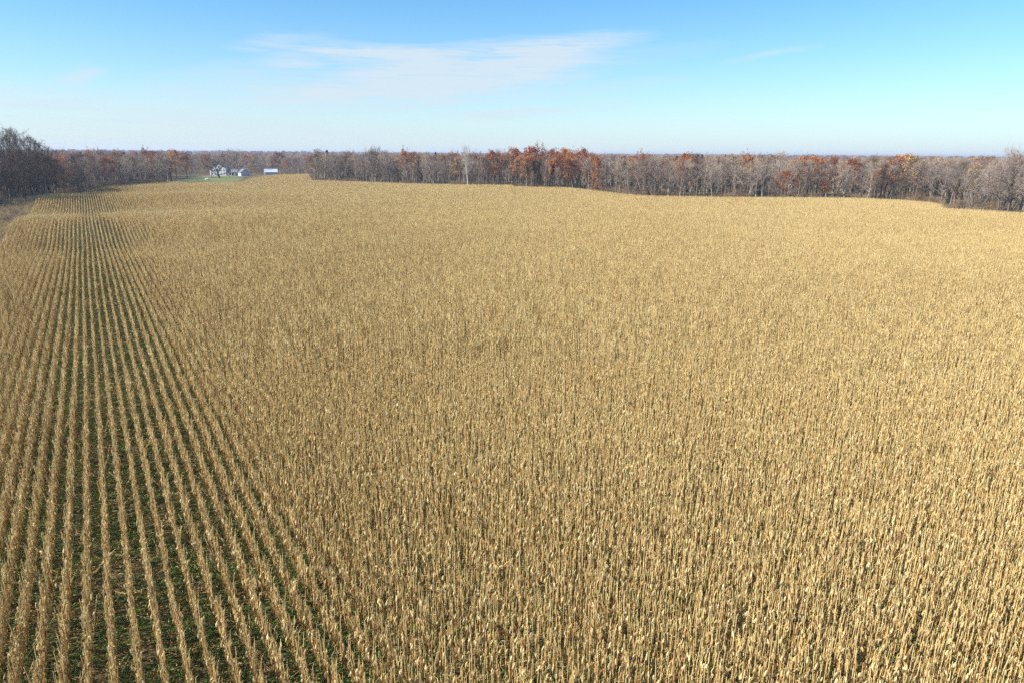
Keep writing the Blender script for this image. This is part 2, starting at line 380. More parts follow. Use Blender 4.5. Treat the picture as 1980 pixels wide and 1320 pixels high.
# the plants that show largest become objects of their own
P = np.stack([x, y, z-CAM_H], 1) @ CM
ix, iy, dep = 990+F_PX*P[:, 0]/-P[:, 2], 660-F_PX*P[:, 1]/-P[:, 2], -P[:, 2]
vis = np.where((ix > 12) & (ix < 1968) & (iy < 1312) & (dep > 0))[0]
own = vis[np.argsort(dep[vis])][:300]
N = len(x); idx = rng.integers(0, NV, N); lean = np.where(rng.random(N) < .035, .75, .042)
rot = np.stack([rng.normal(0, 1, N)*lean, rng.normal(0, 1, N)*lean, rng.uniform(0, 6.28, N)], 1); rot[:, :2] = np.clip(rot[:, :2], -1.25, 1.25); sc = rng.uniform(.88, 1.1, N)
rest = np.ones(N, bool); rest[own] = False
scatter('near_corn', np.stack([x, y, z], 1)[rest], rot[rest], np.repeat(sc[rest], 3), idx[rest], near_kinds, 'dry tan corn plants standing in rows, ears still in pale husks', 'corn')
NEAR = (x, y, z, rot, sc, idx, own)
for nm, kinds, du, r0, r1, lab in (('mid_corn', mid_kinds, 1.5, R_NEAR, R_MID, 'dry corn standing in close rows across the middle of the field'), ('far_corn', far_kinds, 3.0, R_MID, 700, 'distant dry corn stretching up to the woods and the lawn')):
    x, y = grid(du, r0, r1, 640); n = len(x); z = height(x, y); du2 = 2.0
    slope = (height(x+RD[0]*du2, y+RD[1]*du2)-height(x-RD[0]*du2, y-RD[1]*du2))/(2*du2); flip = rng.integers(0, 2, n)
    s = rng.uniform(.96, 1.05, n)*(1+.05*np.sin(x*.043+2*np.sin(y*.021))*np.sin(y*.037+x*.013))
    scatter(nm, np.stack([x, y, z], 1), np.stack([np.zeros(n), -np.arctan(slope)*np.where(flip, -1, 1), RZ+flip*math.pi], 1), np.stack([np.ones(n), s, s], 1), rng.integers(0, 12, n), kinds, lab, 'corn')

# ------------------------------------------------------------------ weeds and leaf litter between the rows
M_weed = material('green_weed', [(0, (.035, .085, .014)), (.5, (.085, .20, .032)), (1, (.18, .31, .06))], .3, .25, .25, noise_amt=.5)
def weed_patch(seed):
    r = random.Random(seed); mb = MB()
    for i in range(130):
        p = Vector((r.uniform(-.5, .5), r.uniform(-.4, .4), -.01)); a = r.uniform(0, 6.28); l = r.uniform(.06, .27); d = Vector((math.cos(a), math.sin(a), r.uniform(.2, 1.1)))*l; s = Vector((-d.y, d.x, 0)).normalized()*r.uniform(.008, .02)
        q = p+d*.6; e = p+d+Vector((0, 0, -.03)); t = r.random(); mb.face((p-s*.6, p+s*.6, q+s, q-s), t); mb.face((q-s, q+s, e), t)
    return bpy.data.objects.new('weed', mb.data('weed', [M_weed]))
def litter_patch(seed):
    r = random.Random(seed); mb = MB()
    for i in range(26):
        p = Vector((r.uniform(-.5, .5), r.uniform(-.38, .38), r.uniform(.02, .13))); a = r.gauss(0, .8)+(math.pi/2 if r.random() < .65 else 0); d = Vector((math.cos(a), math.sin(a), r.uniform(-.12, .12)))
        s = Vector((-d.y, d.x, r.uniform(-.5, .5))).normalized()*r.uniform(.007, .022); L = r.uniform(.1, .34); t = r.betavariate(1.6, 1.8)
        q0, q1, q2 = p-d*L/2, p+Vector((0, 0, r.uniform(0, .04))), p+d*L/2; mb.face((q0-s*.5, q0+s*.5, q1+s, q1-s), t); mb.face((q1-s, q1+s, q2+s*.4, q2-s*.4), t)
    if r.random() < .55:
        a = r.uniform(0, 6.28); d = Vector((math.cos(a), math.sin(a), 0))*r.uniform(.3, .6); p = Vector((r.uniform(-.2, .2), 0, .08)); mb.tube([p-d, p+d+Vector((0, 0, r.uniform(0, .3)))], [.011, .008], 4, .7)
    return bpy.data.objects.new('litter', mb.data('litter', [M_leaf]))
def between(r1, vmax):
    ks = np.arange(-24, int(vmax/ROW)); U, K = np.meshgrid(np.arange(-20, r1, 1.0), ks); V = (K+.5)*ROW
    x = (U*RD[0]+V*RN[0]).ravel(); y = (U*RD[1]+V*RN[1]).ravel(); r = np.hypot(x, y); a = np.arctan2(x, y)
    ok = (r < r1) & ((np.abs(a) < R(44)) | (r < 34)) & (y > 2) & in_field(x, y); return x[ok], y[ok]
xa, ya = between(60, 60); xb, yb = between(170, 26); kb = np.hypot(xb, yb) >= 60; x, y = np.concatenate([xa, xb[kb]]), np.concatenate([ya, yb[kb]])
g = .5+.5*np.sin(x*.35+1.7*np.sin(y*.21))*np.sin(y*.3+1.2*np.sin(x*.17)); vv = x*RN[0]+y*RN[1]; keep = rng.random(len(x)) < (.6+.4*g)*(1-.65*sst(9, 20, vv))
def sc_patch(nm, x, y, kinds, lab, cat):
    n = len(x); scatter(nm, np.stack([x, y, height(x, y)], 1), np.stack([np.zeros(n), np.zeros(n), RZ+rng.integers(0, 2, n)*math.pi], 1), np.repeat(rng.uniform(.85, 1.2, n), 3), rng.integers(0, len(kinds), n), kinds, lab, cat)
sc_patch('weeds', x[keep], y[keep], [weed_patch(i) for i in range(8)], 'low green weeds growing on the soil between the corn rows', 'weeds')
sc_patch('leaf_litter', x, y, [litter_patch(50+i) for i in range(10)], 'fallen dry corn leaves and stalks lying between the rows', 'leaf litter')

# ------------------------------------------------------------------ trees
M_bark = material('grey_bark', [(0, (.07, .055, .043)), (.5, (.16, .13, .105)), (1, (.36, .31, .26))], .7, 0)
M_twig = material('bare_twigs', [(0, (.15, .112, .094)), (.35, (.265, .207, .175)), (.7, (.35, .28, .225)), (1, (.45, .355, .25))], 1.0, 0)
M_brush = material('brown_brush', [(0, (.13, .085, .06)), (.5, (.25, .17, .11)), (1, (.40, .29, .18))], .9, 0)
M_white = material('white_bark', [(0, (.30, .27, .23)), (1, (.56, .51, .44))], .2, 0)
M_dark = material('dark_twigs', [(0, (.05, .036, .026)), (1, (.17, .125, .092))], .5, 0)
M_russet = material('russet_leaves', [(0, (.17, .06, .03)), (.4, (.36, .105, .035)), (.7, (.50, .19, .05)), (1, (.55, .29, .09))], .5, .2)
M_dull = material('faded_russet_leaves', [(0, (.15, .07, .045)), (.5, (.27, .115, .06)), (1, (.36, .19, .09))], .6, .2)
M_red = material('dark_red_leaves', [(0, (.09, .032, .03)), (1, (.22, .07, .05))], .3, .2)
M_gold = material('golden_leaves', [(0, (.38, .20, .06)), (1, (.62, .42, .14))], .3, .2)
M_cedar = material('cedar_needles', [(0, (.02, .03, .016)), (1, (.06, .075, .035))], .3, .1)

def grow_tree(seed, form):
    """18 m tall prototype -> (trunk MB, crown MB). form: dict of shape numbers"""
    r = random.Random(seed); tr, cr = MB(), MB(); HT = 18.0
    clear, spread, limbs, lean = form.get('clear', .35), form.get('spread', 4.2), form.get('limbs', 13), form.get('lean', .3)
    up, sub, leaf = form.get('up', .55), form.get('sub', 5), form.get('leaf', 0); tw_w = form.get('tw', .05); leafsize = form.get('leafsize', .27)
    def wander(p, d, L, n, jit, trop):
        pts = [p.copy()]
        for i in range(n):
            d = (d+Vector((r.gauss(0, jit), r.gauss(0, jit), r.gauss(0, jit)+trop))).normalized(); p = p+d*(L/n); pts.append(p.copy())
        return pts, d
    stems = form.get('stems', 1); ends = []
    for s in range(stems):
        a = r.uniform(0, 6.28); d0 = Vector((math.cos(a)*lean*.25, math.sin(a)*lean*.25, 1)) if stems == 1 else Vector((math.cos(a+s*6.28/stems)*.5, math.sin(a+s*6.28/stems)*.5, 1))
        L = HT*form.get('lead', .86); pts, _ = wander(Vector((0, 0, -.25)), d0.normalized(), L, 9, .05, .04)
        r0 = form.get('r0', .34)/(stems**.4); tr.tube(pts, [r0*(1.25 if i == 0 else 1)*(1-.86*(i/9)**1.1) for i in range(10)], 6, r.uniform(.35, .65))
        nl = max(4, int(limbs/stems))
        for i in range(nl):
            t = clear+(1-clear)*(i+r.uniform(0, .8))/nl; t = min(t, .985); fi = t*9; q = pts[int(fi)].lerp(pts[min(9, int(fi)+1)], fi-int(fi))
            a2 = a+i*2.4+r.uniform(-.5, .5); el = up+r.uniform(-.2, .25)+.5*t**3
            dl = Vector((math.cos(a2)*math.cos(el), math.sin(a2)*math.cos(el), math.sin(el)))
            shape = form.get('prof', lambda t: math.sin(math.pi*min(1, (t-clear)/(1-clear)*.75+.22)))(t)
            ends.append((q, dl, spread*1.25*shape*r.uniform(.75, 1.15)+.8, r0*.48*(1-t*.55)))
    tips = []
    for q, dl, L, rb in ends:
        pts, de = wander(q, dl, L, 4, .16, .10); tr.tube(pts, [rb*(1-.8*i/4) for i in range(5)], 4, r.uniform(.3, .7))
        for j in range(sub+1):
            fi = 1.0+3*(j+r.uniform(0, .9))/(sub+1); fi = min(fi, 3.99); p = pts[int(fi)].lerp(pts[int(fi)+1], fi-int(fi))
            d = (de+Vector((r.gauss(0, .75), r.gauss(0, .75), r.gauss(.15, .6)))).normalized(); L2 = L*r.uniform(.28, .5)
            p2, d2 = wander(p, d, L2, 3, .22, .08); cr.tube(p2, [rb*.34, rb*.24, rb*.15, rb*.06], 3, r.uniform(.2, .6), 1)
            for k_ in range(sub):
                fi = .7+2.25*(k_+r.random())/sub; fi = min(fi, 2.99); p = p2[int(fi)].lerp(p2[int(fi)+1], fi-int(fi))
                d = (d2+Vector((r.gauss(0, .8), r.gauss(0, .8), r.gauss(.12, .7)))).normalized(); L3 = r.uniform(.7, 1.5)*form.get('twig', 1.0)
                e = p+d*L3; s = Vector((r.gauss(0, 1), r.gauss(0, 1), r.gauss(0, .5))).cross(d).normalized(); w = tw_w*.7; c_ = min(1, max(0, r.gauss(.5, .16)))
                cr.face((p-s*w*.5, p+s*w*.5, e), c_, 1); tips.append(p.lerp(e, .6))
                for m in range(3):
                    t = r.uniform(.15, .8); b = p.lerp(e, t); d3 = (d+Vector((r.gauss(0, .8), r.gauss(0, .8), r.gauss(0, .8)))).normalized()*r.uniform(.4, .95)*form.get('twig', 1.0)
                    s = Vector((r.gauss(0, 1), r.gauss(0, 1), r.gauss(0, 1))).cross(d3).normalized()*tw_w*.36; cr.face((b-s, b+s, b+d3), min(1, max(0, c_+r.gauss(0, .1))), 1)
    if leaf:
        lf = form.get('leafpart', 1.0); bad = [Vector((r.gauss(0, 3), r.gauss(0, 3), r.uniform(6, 17))) for _ in range(4)]
        for p in tips:
            if r.random() > lf or any((p-b).length < 1.5 for b in bad): continue
            cl = min(1, max(0, r.gauss(.5, .2)))
            for m in range(leaf):
                c = p+Vector((r.gauss(0, .34), r.gauss(0, .34), r.gauss(0, .28))); n_ = Vector((r.gauss(0, 1), r.gauss(0, 1), r.gauss(.3, 1))).normalized(); o = n_.orthogonal().normalized()*leafsize*r.uniform(.6, 1.1); o2 = n_.cross(o)*.7
                cr.face((c-o, c-o2, c+o, c+o2), min(1, max(0, cl+r.gauss(0, .12))), 2)
    return tr, cr
def cedar(seed):
    r = random.Random(seed); tr, cr = MB(), MB(); tr.tube([(0, 0, -.2), (0, 0, 9), (0, 0, 17)], [.25, .16, .03], 6)
    for i in range(2600):
        t = r.random()**.8; z = 1.0+t*16.8; rad_ = (1-t)**.75*3.0*(.85+.25*math.sin(z*2.3+seed))+.12; a = r.uniform(0, 6.28); q = rad_*math.sqrt(r.uniform(.25, 1)); c = Vector((math.cos(a)*q, math.sin(a)*q, z))
        d = Vector((math.cos(a), math.sin(a), r.uniform(-.2, .9))).normalized()*r.uniform(.3, .6); s = d.cross(Vector((r.gauss(0, 1), r.gauss(0, 1), 1))).normalized()*.17; cr.face((c-s, c+s, c+d), r.random(), 2)
    return tr, cr
FORMS = {
 'bare': [dict(clear=.30, spread=4.0, limbs=15, up=.6), dict(clear=.38, spread=3.4, limbs=14, up=.75), dict(clear=.22, spread=4.4, limbs=16, up=.5), dict(clear=.42, spread=3.8, limbs=13, up=.65, lead=.8), dict(clear=.30, spread=3.0, limbs=15, up=.85), dict(clear=.33, spread=4.2, limbs=14, stems=2, up=.6)],
 'slim': [dict(clear=.30, spread=2.2, limbs=13, up=.9, r0=.17, sub=4), dict(clear=.20, spread=2.6, limbs=14, up=.8, r0=.16, sub=4), dict(clear=.45, spread=2.1, limbs=11, up=.9, r0=.18, sub=4)],
 'broad': [dict(clear=.22, spread=8.0, limbs=24, up=.36, lead=.8, r0=.55, sub=6, tw=.075, twig=1.5), dict(clear=.15, spread=8.0, limbs=22, up=.4, lead=.78, r0=.55, sub=6, tw=.07, twig=1.4, lean=.9)],
 'dark': [dict(clear=.25, spread=4.4, limbs=18, up=.65, sub=5, tw=.07), dict(clear=.3, spread=4.0, limbs=17, up=.8, sub=5, tw=.07), dict(clear=.15, spread=4.6, limbs=18, up=.6, sub=5, tw=.07)],
 'open': [dict(clear=.15, spread=9.5, limbs=18, up=.5, lead=.66, r0=.85, sub=4, tw=.11, twig=1.6)],
 'white': [dict(clear=.34, spread=4.0, limbs=15, up=.75, r0=.34, sub=4, tw=.06)],
 'russet': [dict(clear=.3, spread=5.0, limbs=15, leaf=5, r0=.3), dict(clear=.25, spread=4.6, limbs=16, leaf=5, leafpart=.8, r0=.3), dict(clear=.35, spread=5.6, limbs=14, leaf=5, leafpart=.65, r0=.3)],
 'dense': [dict(clear=.14, spread=4.4, limbs=18, leaf=6, r0=.3)],
 'gold': [dict(clear=.3, spread=3.6, limbs=14, leaf=2, leafpart=.8, leafsize=.28)],
 'red': [dict(clear=.10, spread=5.5, limbs=17, leaf=6, stems=2)],
 'shrub': [dict(clear=.05, spread=9, limbs=20, stems=4, up=.7, r0=.22, tw=.10, twig=2.0), dict(clear=.05, spread=7, limbs=18, stems=5, up=.8, r0=.2, tw=.10, twig=2.0)],
}
MATS = {'bare': (M_bark, M_twig, M_russet), 'slim': (M_bark, M_twig, M_russet), 'broad': (M_dark, M_twig, M_russet), 'white': (M_white, M_white, M_russet), 'russet': (M_bark, M_twig, M_russet),
        'dense': (M_bark, M_twig, M_russet), 'gold': (M_bark, M_twig, M_gold), 'red': (M_dark, M_dark, M_red), 'shrub': (M_brush, M_brush, M_russet), 'dark': (M_dark, M_dark, M_russet), 'open': (M_dark, M_dark, M_russet), 'cedar': (M_dark, M_dark, M_cedar)}
TREES, MERGED = {}, {}
for kd, fl in list(FORMS.items())+[('cedar', [None])]:
    TREES[kd] = []; MERGED[kd] = []
    for i, fm in enumerate(fl):
        tr, cr = cedar(5) if fm is None else grow_tree(hash_seed := 31*len(kd)+i*7+sum(map(ord, kd)), fm)
        m = MATS[kd]; TREES[kd].append((tr.data('trunk', [m[0]]), cr.data('crown', list(m))))
        g = MB(); g.v = list(tr.v); g.f = list(tr.f); g.t = list(tr.t); g.m = [0]*len(tr.f); b = len(g.v); g.v += cr.v; g.f += [tuple(q+b for q in f) for f in cr.f]; g.t += cr.t; g.m += cr.m
        MERGED[kd].append(g.data('wood', [m[0], m[1], M_dull] if kd == 'russet' else list(m)))
NAMES = {'bare': 'bare_tree', 'slim': 'bare_tree', 'broad': 'oak_tree', 'white': 'sycamore_tree', 'russet': 'oak_tree', 'dense': 'oak_tree', 'gold': 'golden_tree', 'red': 'red_tree', 'shrub': 'shrub', 'dark': 'bare_tree', 'open': 'bare_tree', 'cedar': 'cedar_tree'}
tree_xy = []
def plant_tree(kind, x, y, ht, label, group=None, wide=1.0, cat='tree', var=None):
    v = random.randrange(len(TREES[kind])) if var is None else var; s = ht/18.0
    w = s*wide*random.uniform(.92, 1.08)
    o = empty(NAMES[kind], (x, y, H(x, y)), random.uniform(0, 6.28), (w, w, s)); child('trunk', TREES[kind][v][0], o); child('crown', TREES[kind][v][1], o)
    props(o, label, cat, group); tree_xy.append((x, y)); return o
def top_height(px, py_top, x, y):                        # height that lifts a tree's top to this sight line
    d = ray(px, py_top); t = math.hypot(x, y)/math.hypot(d[0], d[1]); return CAM_H+d[2]*t-H(x, y)

def named(kind, px, top, label, back=2.0, base=None, **k):
    x, y = edge_point(px, back) if base is None else ground_at(px, base); h = top_height(px, top, x, y)/1.0
    return plant_tree(kind, x, y, h*k.pop('hs', 1.0), label, **k)
# trees one can single out, at the wood edge
named('white', 906, 279, 'tall white-barked sycamore rising above the wood edge', 1.5)
named('broad', 722, 284, 'broad bare oak with wide dark limbs in the wood behind the field corner', 3, wide=.62, var=0)
named('dense', 1157, 300, 'dense rust-brown oak holding all its leaves at the wood edge', 3, wide=.8)
named('broad', 1254, 297, 'dark bare tree with leaning low limb standing out in the field edge', .5, wide=.55, var=1)
named('gold', 1765, 293, 'golden yellow-leaved tree at the end of the orange oak row', 12)
named('gold', 1752, 297, 'pale orange-yellow tree beside the golden tree', 14)
named('russet', 1722, 299, 'orange oak crown beside the pale orange-yellow tree', 16)
named('red', 1845, 358, 'small pinkish red tree with thin stem in front of the wood corner', .5, base=403, wide=.9)
named('broad', 1950, 288, 'bare oak with open forked top in the wood corner jutting into the corn', 5, wide=.6, var=0)
named('bare', 1886, 303, 'dark multi-stemmed bare tree at the tip of the wood corner', 1.0, var=5)
named('gold', 1865, 312, 'small tree with a few orange-yellow leaves behind the wood corner', 26)
named('red', 322, 326, 'dark red conical tree at the end of the lawn', base=354, wide=.5)
for px, tp in ((1042, 322), (1068, 318), (1096, 325), (1120, 330)): named('cedar', px, tp, 'dark green cedar under the russet oaks at the wood edge', 4, group='cedars under the russet oaks', wide=1.25)
named('cedar', 1812, 338, 'dark evergreen half hidden among bare trees beside the pinkish red tree', 8, wide=1.3)
RU = 'russet-leaved oak in the clump beside the white sycamore'
for px, tp, bk in ((790,291,10),(955,288,12),(978,293,8),(1000,286,14),(1018,294,6),(1030,284,22),(1048,282,20),(1062,285,24),(1078,290,10),(1092,287,26),(1108,293,8),(1122,284,20),(1136,296,12),(1010,305,5),(1066,303,5),(1104,306,6)):
    named('russet', px, tp, RU if px > 940 else 'lone russet-leaved oak in the wood between the barn and the white sycamore', bk, group='russet oaks beside the white sycamore' if px > 940 else None)
for px, tp, bk in ((1226,298,20),(1322,293,16),(1440,299,40),(1540,298,26),(1578,299,30),(1592,300,34),(1632,306,20),(1510,330,6),(1590,345,5),(1690,330,8)):
    named('russet', px, tp, 'scattered russet-leaved oak in the wood between the leaning tree and the golden tree', bk, group='scattered russet oaks in the long wood')
# rows of trees along the wood edge
SEG = [(600, 900, 'in the wood between barn and white sycamore'), (900, 1190, 'among russet oaks beside the white sycamore'), (1190, 1500, 'in the wood beside the leaning tree'), (1500, 1790, 'in the wood below the golden yellow tree'), (1790, 2060, 'in the wood corner jutting into the corn')]
def seg(px): return next((s for a, b, s in SEG if a <= px < b), SEG[-1][2])
px = 604.0
while px < 2010:
    x, y = edge_point(px, 0); step = 5.0*F_PX/math.hypot(x, y); line = 299+(px-990)*.0073+3.5*math.sin(px*.031)+3*math.sin(px*.083+1)
    for row, (b0, b1, t0, t1) in enumerate(((1.5, 5, 0, 34), (8, 15, -2, 14), (17, 30, -7, 9))):
        if random.random() < .14: continue
        q = px+random.uniform(-.5, .5)*step; x, y = edge_point(q, random.uniform(b0, b1)); top = line+random.uniform(t0, t1)-(random.uniform(5, 12) if row == 2 and random.random() < .13 else 0)
        if 950 < q < 1140 and row: top = line-random.uniform(-4, 8)
        kd = random.choice(('bare', 'bare', 'slim', 'slim', 'dark') if row == 0 else ('bare', 'bare', 'bare', 'slim', 'dark')); wd = random.uniform(.9, 1.25)
        plant_tree(kd, x, y, max(7, top_height(q, top, x, y)), ({'slim': 'slim bare grey tree ', 'dark': 'dark-limbed bare tree '}.get(kd, 'bare spreading tree '))+('at the front edge ' if row == 0 else 'in the second row ')+seg(q), 'bare trees '+seg(q), wd)
    px += step*random.uniform(.85, 1.15)
# the tall dark stand by the track and the lower wood up to the lawn
for px, tp, bs in ((-30,250,388),(4,249,386),(18,246,392),(30,256,388),(40,240,385),(52,252,389),(62,262,384),(72,259,386),(84,268,383),(97,271,381),(-12,258,383),(10,268,396),(46,268,380),(78,280,392),(104,280,379),(56,285,396),(-8,283,400),(90,292,388),(22,290,398),(38,300,394),(66,298,392),(2,300,398),(80,306,388),(100,302,384),(112,304,380),(48,312,397),(118,312,378),(128,318,376)):
    named('dark', px, tp-3, ('tallest' if tp < 252 else 'tall' if tp < 275 else 'lower')+' dark bare tree in the stand beside the dirt track', base=bs, group='dark trees beside the dirt track', wide=random.uniform(.6, .95))
for i in range(46):
    px = 108+i*4.7+random.uniform(-3, 3); bk = random.choice((6, 14, 26, 40)); x, y = edge_point(px, bk+8)
    kd = random.choice(('bare', 'bare', 'slim', 'slim', 'russet') if bk > 20 else ('bare', 'slim', 'bare')); top = 300+random.uniform(-2, 18)+(8 if bk < 10 else 0)
    plant_tree(kd, x, y, max(7, top_height(px, top, x, y)), ('russet oak' if kd == 'russet' else 'slim bare tree' if kd == 'slim' else 'bare spreading tree')+' in the low wood between dark stand and lawn', 'low wood between the dark stand and the lawn')
for px, tp, bs in ((160,306,362),(246,303,356)): named('white', px, tp, 'pale-barked tree in the low wood between the dark stand and the lawn', base=bs, group='pale trees in the low wood')
for px, tp, bs, kd, lab in ((342,288,344,'russet','tall russet oak with domed top behind the lawn'),(306,296,348,'russet','orange oak at the edge of the low wood by the lawn'),(298,308,350,'russet','bright orange lower tree beside the orange oak'),(330,300,346,'russet','russet oak in front of the domed oak'),
        (362,300,344,'russet','russet oak shading the end of the lawn'),(350,318,349,'slim','dark slim tree on the lawn edge'),(386,305,336.6,'bare','bare tree behind the lawn beside the house'),(188,292,352,'russet','dark russet oak rising from the low wood'),(172,296,350,'russet','second dark russet oak in the low wood'),(398,303,336,'russet','russet tree behind the house gable')):
    named(kd, px, tp, lab, base=bs, wide=1.1)
named('open', 424, 301, 'dark many-limbed bare tree in front of the white house', base=344.5, wide=1.15)
named('bare', 442, 306, 'bare yard tree in front of the low wing of the house', base=343, wide=1.3)
named('bare', 409, 309, 'bare yard tree at the corner of the white house', base=342, wide=1.2)
named('broad', 462, 289, 'great spreading oak with reddish twigs beside the garage', base=337.5, wide=1.05, var=0)
for px, tp, bs, kd in ((440,303,335,'bare'),(484,300,335.5,'russet'),(496,304,335.5,'bare'),(506,306,335.5,'slim'),(516,300,334.5,'bare'),(527,300,334,'bare'),(541,303,334,'bare'),(553,308,334.5,'russet'),(566,306,334.5,'bare'),(578,302,335,'bare'),(592,300,335,'slim'),(604,303,335,'bare')):
    named(kd, px, tp, {'bare': 'bare tree', 'slim': 'slim bare tree', 'russet': 'faded russet tree'}[kd]+' in the row behind the garage and the white barn', base=bs, group='trees behind the garage and barn')

# distant woods: thousands of crowns out to the horizon
pk, pw = [], []
for kd, wt_ in (('bare', 5), ('slim', 1), ('russet', .75), ('gold', .25), ('cedar', .12)):
    for me in MERGED[kd]: pk.append(bpy.data.objects.new('wood', me)); pw.append(wt_/len(MERGED[kd]))
pw = np.array(pw)/sum(pw)
def wood_points(n, r0, r1, dens_pow=1.0):
    a = rng.uniform(R(-44), R(44), n); t = rng.random(n); r = r0+(r1-r0)*t**dens_pow; return r*np.sin(a), r*np.cos(a)
xs, ys = [], []
for n, r0, r1, p in ((5200, 240, 640, .8), (5200, 560, 1300, 1), (5200, 1250, 3200, 1.2), (4500, 3000, 8200, 1)):
    x, y = wood_points(n, r0, r1, p); a = np.arctan2(x, y); r = np.hypot(x, y); e = np.interp(a, EA, ER)
    A0, A1, A2, A3 = [az_el(q, 340)[0] for q in (-20, 108, 330, 604)]
    lim = np.where(a < A1, e+10, np.where(a < A2, e+26, np.where(a < A3, np.maximum(e+30, 735), e+30)))
    v = x*RN[0]+y*RN[1]; ok = (r > lim) & ((v > V_LEFT-4) | (x*RD[0]+y*RD[1] > 300)); xs.append(x[ok]); ys.append(y[ok])
x, y = np.concatenate(xs), np.concatenate(ys); n = len(x); r = np.hypot(x, y)
ht = rng.normal(1.0, .085, n)*np.where(r > 620, 1.0, .95); ht = np.clip(ht, .7, 1.2)
wood = scatter('distant_woods', np.stack([x, y, height(x, y)-.1], 1), np.stack([np.zeros(n), np.zeros(n), rng.uniform(0, 6.28, n)], 1), np.stack([ht*1.15*np.where(r > 1200, 1.5, 1), ht*1.15*np.where(r > 1200, 1.5, 1), ht], 1), rng.choice(len(pk), n, p=pw), pk, 'distant leafless woods with russet crowns reaching to the horizon', 'woods')
# brush along the wood edges
bx, by, bh = [], [], []
for px in np.arange(604, 2040, 2.6):
    for q in range(2 if math.sin(px*.05)+math.sin(px*.021+1) > -.2 else 0):
        p_ = px+random.uniform(-2, 2); x_, y_ = edge_point(p_, random.uniform(.8, 14)); bx.append(x_); by.append(y_); bh.append(random.uniform(1.0, 3.4)*(1.6 if random.random() < .12 else 1))
for px in np.arange(-60, 320, 2.0):
    for q in range(2):
        p_ = px+random.uniform(-2, 2); x_, y_ = edge_point(p_, random.uniform(2, 30)); bx.append(x_); by.append(y_); bh.append(random.uniform(1.2, 4))
for px in np.arange(330, 604, 2.2):
    x_, y_ = ground_at(px+random.uniform(-2, 2), random.uniform(334.2, 336.5)); bx.append(x_); by.append(y_); bh.append(random.uniform(2, 6))
for q in range(480):
    u_ = random.uniform(105, 330); x_, y_ = uv(u_, V_LEFT-(random.choice((random.uniform(5.5, 20), random.uniform(7, 20))) if u_ < 178 else random.uniform(.5, 20))); bx.append(x_); by.append(y_); bh.append(random.uniform(.7, 2.2))
bx, by, bh = np.array(bx), np.array(by), np.array(bh)/18; n = len(bx)
scatter('underbrush', np.stack([bx, by, height(bx, by)], 1), np.stack([np.zeros(n), np.zeros(n), rng.uniform(0, 6.28, n)], 1), np.stack([bh*1.1, bh*1.1, bh], 1), rng.integers(0, 2, n), [bpy.data.objects.new('brush', m) for m in MERGED['shrub']], 'tangled leafless brush along the foot of the woods', 'underbrush')
M_dry = material('dry_margin_grass', [(0, (.26, .18, .09)), (1, (.52, .41, .22))], .5, .2)
def tuft(seed):
    r = random.Random(seed); mb = MB()
    for i in range(40):
        a = r.uniform(0, 6.28); p = Vector((r.gauss(0, .3), r.gauss(0, .3), -.05)); h_ = r.uniform(.5, 1.7); e = p+Vector((math.cos(a)*h_*.3, math.sin(a)*h_*.3, h_)); sv = Vector((-math.sin(a), math.cos(a), 0))*.02; mb.face((p-sv, p+sv, e), r.random())
    return bpy.data.objects.new('tuft', mb.data('tuft', [M_dry]))
tp_ = np.array([edge_point(px+random.uniform(-.6, .6), random.uniform(-.8, 2.6)) for px in np.arange(604, 2040, .5)]+[edge_point(px, random.uniform(-.5, 4)) for px in np.arange(-40, 340, .5)]+[tuple(uv(random.uniform(90, 330), V_LEFT-random.uniform(4.6, 20))) for _ in range(2200)]+[tuple(uv(random.uniform(180, 330), V_LEFT-random.uniform(0, 6))) for _ in range(900)]); n = len(tp_)
scatter('margin_grass', np.column_stack([tp_, height(tp_[:, 0], tp_[:, 1])]), np.stack([np.zeros(n), np.zeros(n), rng.uniform(0, 6.28, n)], 1), np.repeat(rng.uniform(.6, 1.25, n), 3), rng.integers(0, 5, n), [tuft(i) for i in range(5)], 'dry tan grass along the margin between corn and woods', 'grass')
for px, py, h, lab in ((26, 413, 3.2, 'dark twiggy shrub beside the dirt track'), (8, 398, 2.6, 'low reddish shrub on the verge of the dirt track'), (40, 396, 2.4, 'low grey-green shrub at the corn edge by the track')):
    x_, y_ = ground_at(px, py); plant_tree('shrub', x_, y_, h, lab, None, 1.0, 'shrub')

# ------------------------------------------------------------------ farmstead
M_siding = material('white_siding', [(0, (.50, .52, .55)), (1, (.60, .62, .64))], .0)
M_siding2 = material('pale_grey_siding', [(0, (.50, .52, .57)), (1, (.58, .60, .65))], .0)
M_roof = material('dark_shingle', [(0, (.10, .11, .13)), (1, (.20, .21, .24))], .0, 0, 1.5)
M_tin = material('pale_tin_roof', [(0, (.50, .55, .62)), (1, (.60, .65, .72))], .0, 0, None, .45)
M_glass = bpy.data.materials.new('window_glass'); M_glass.use_nodes = True
_p = M_glass.node_tree.nodes['Principled BSDF']; _p.inputs['Base Color'].default_value = (.03, .04, .06, 1); _p.inputs['Roughness'].default_value = .08
M_brick = material('chimney_brick', [(0, (.2, .09, .06)), (1, (.3, .14, .1))], .0, 0, 3)
M_paint = material('white_paint', [(0, (.8, .8, .78)), (1, (.85, .85, .83))], .0, 0, None, .4)
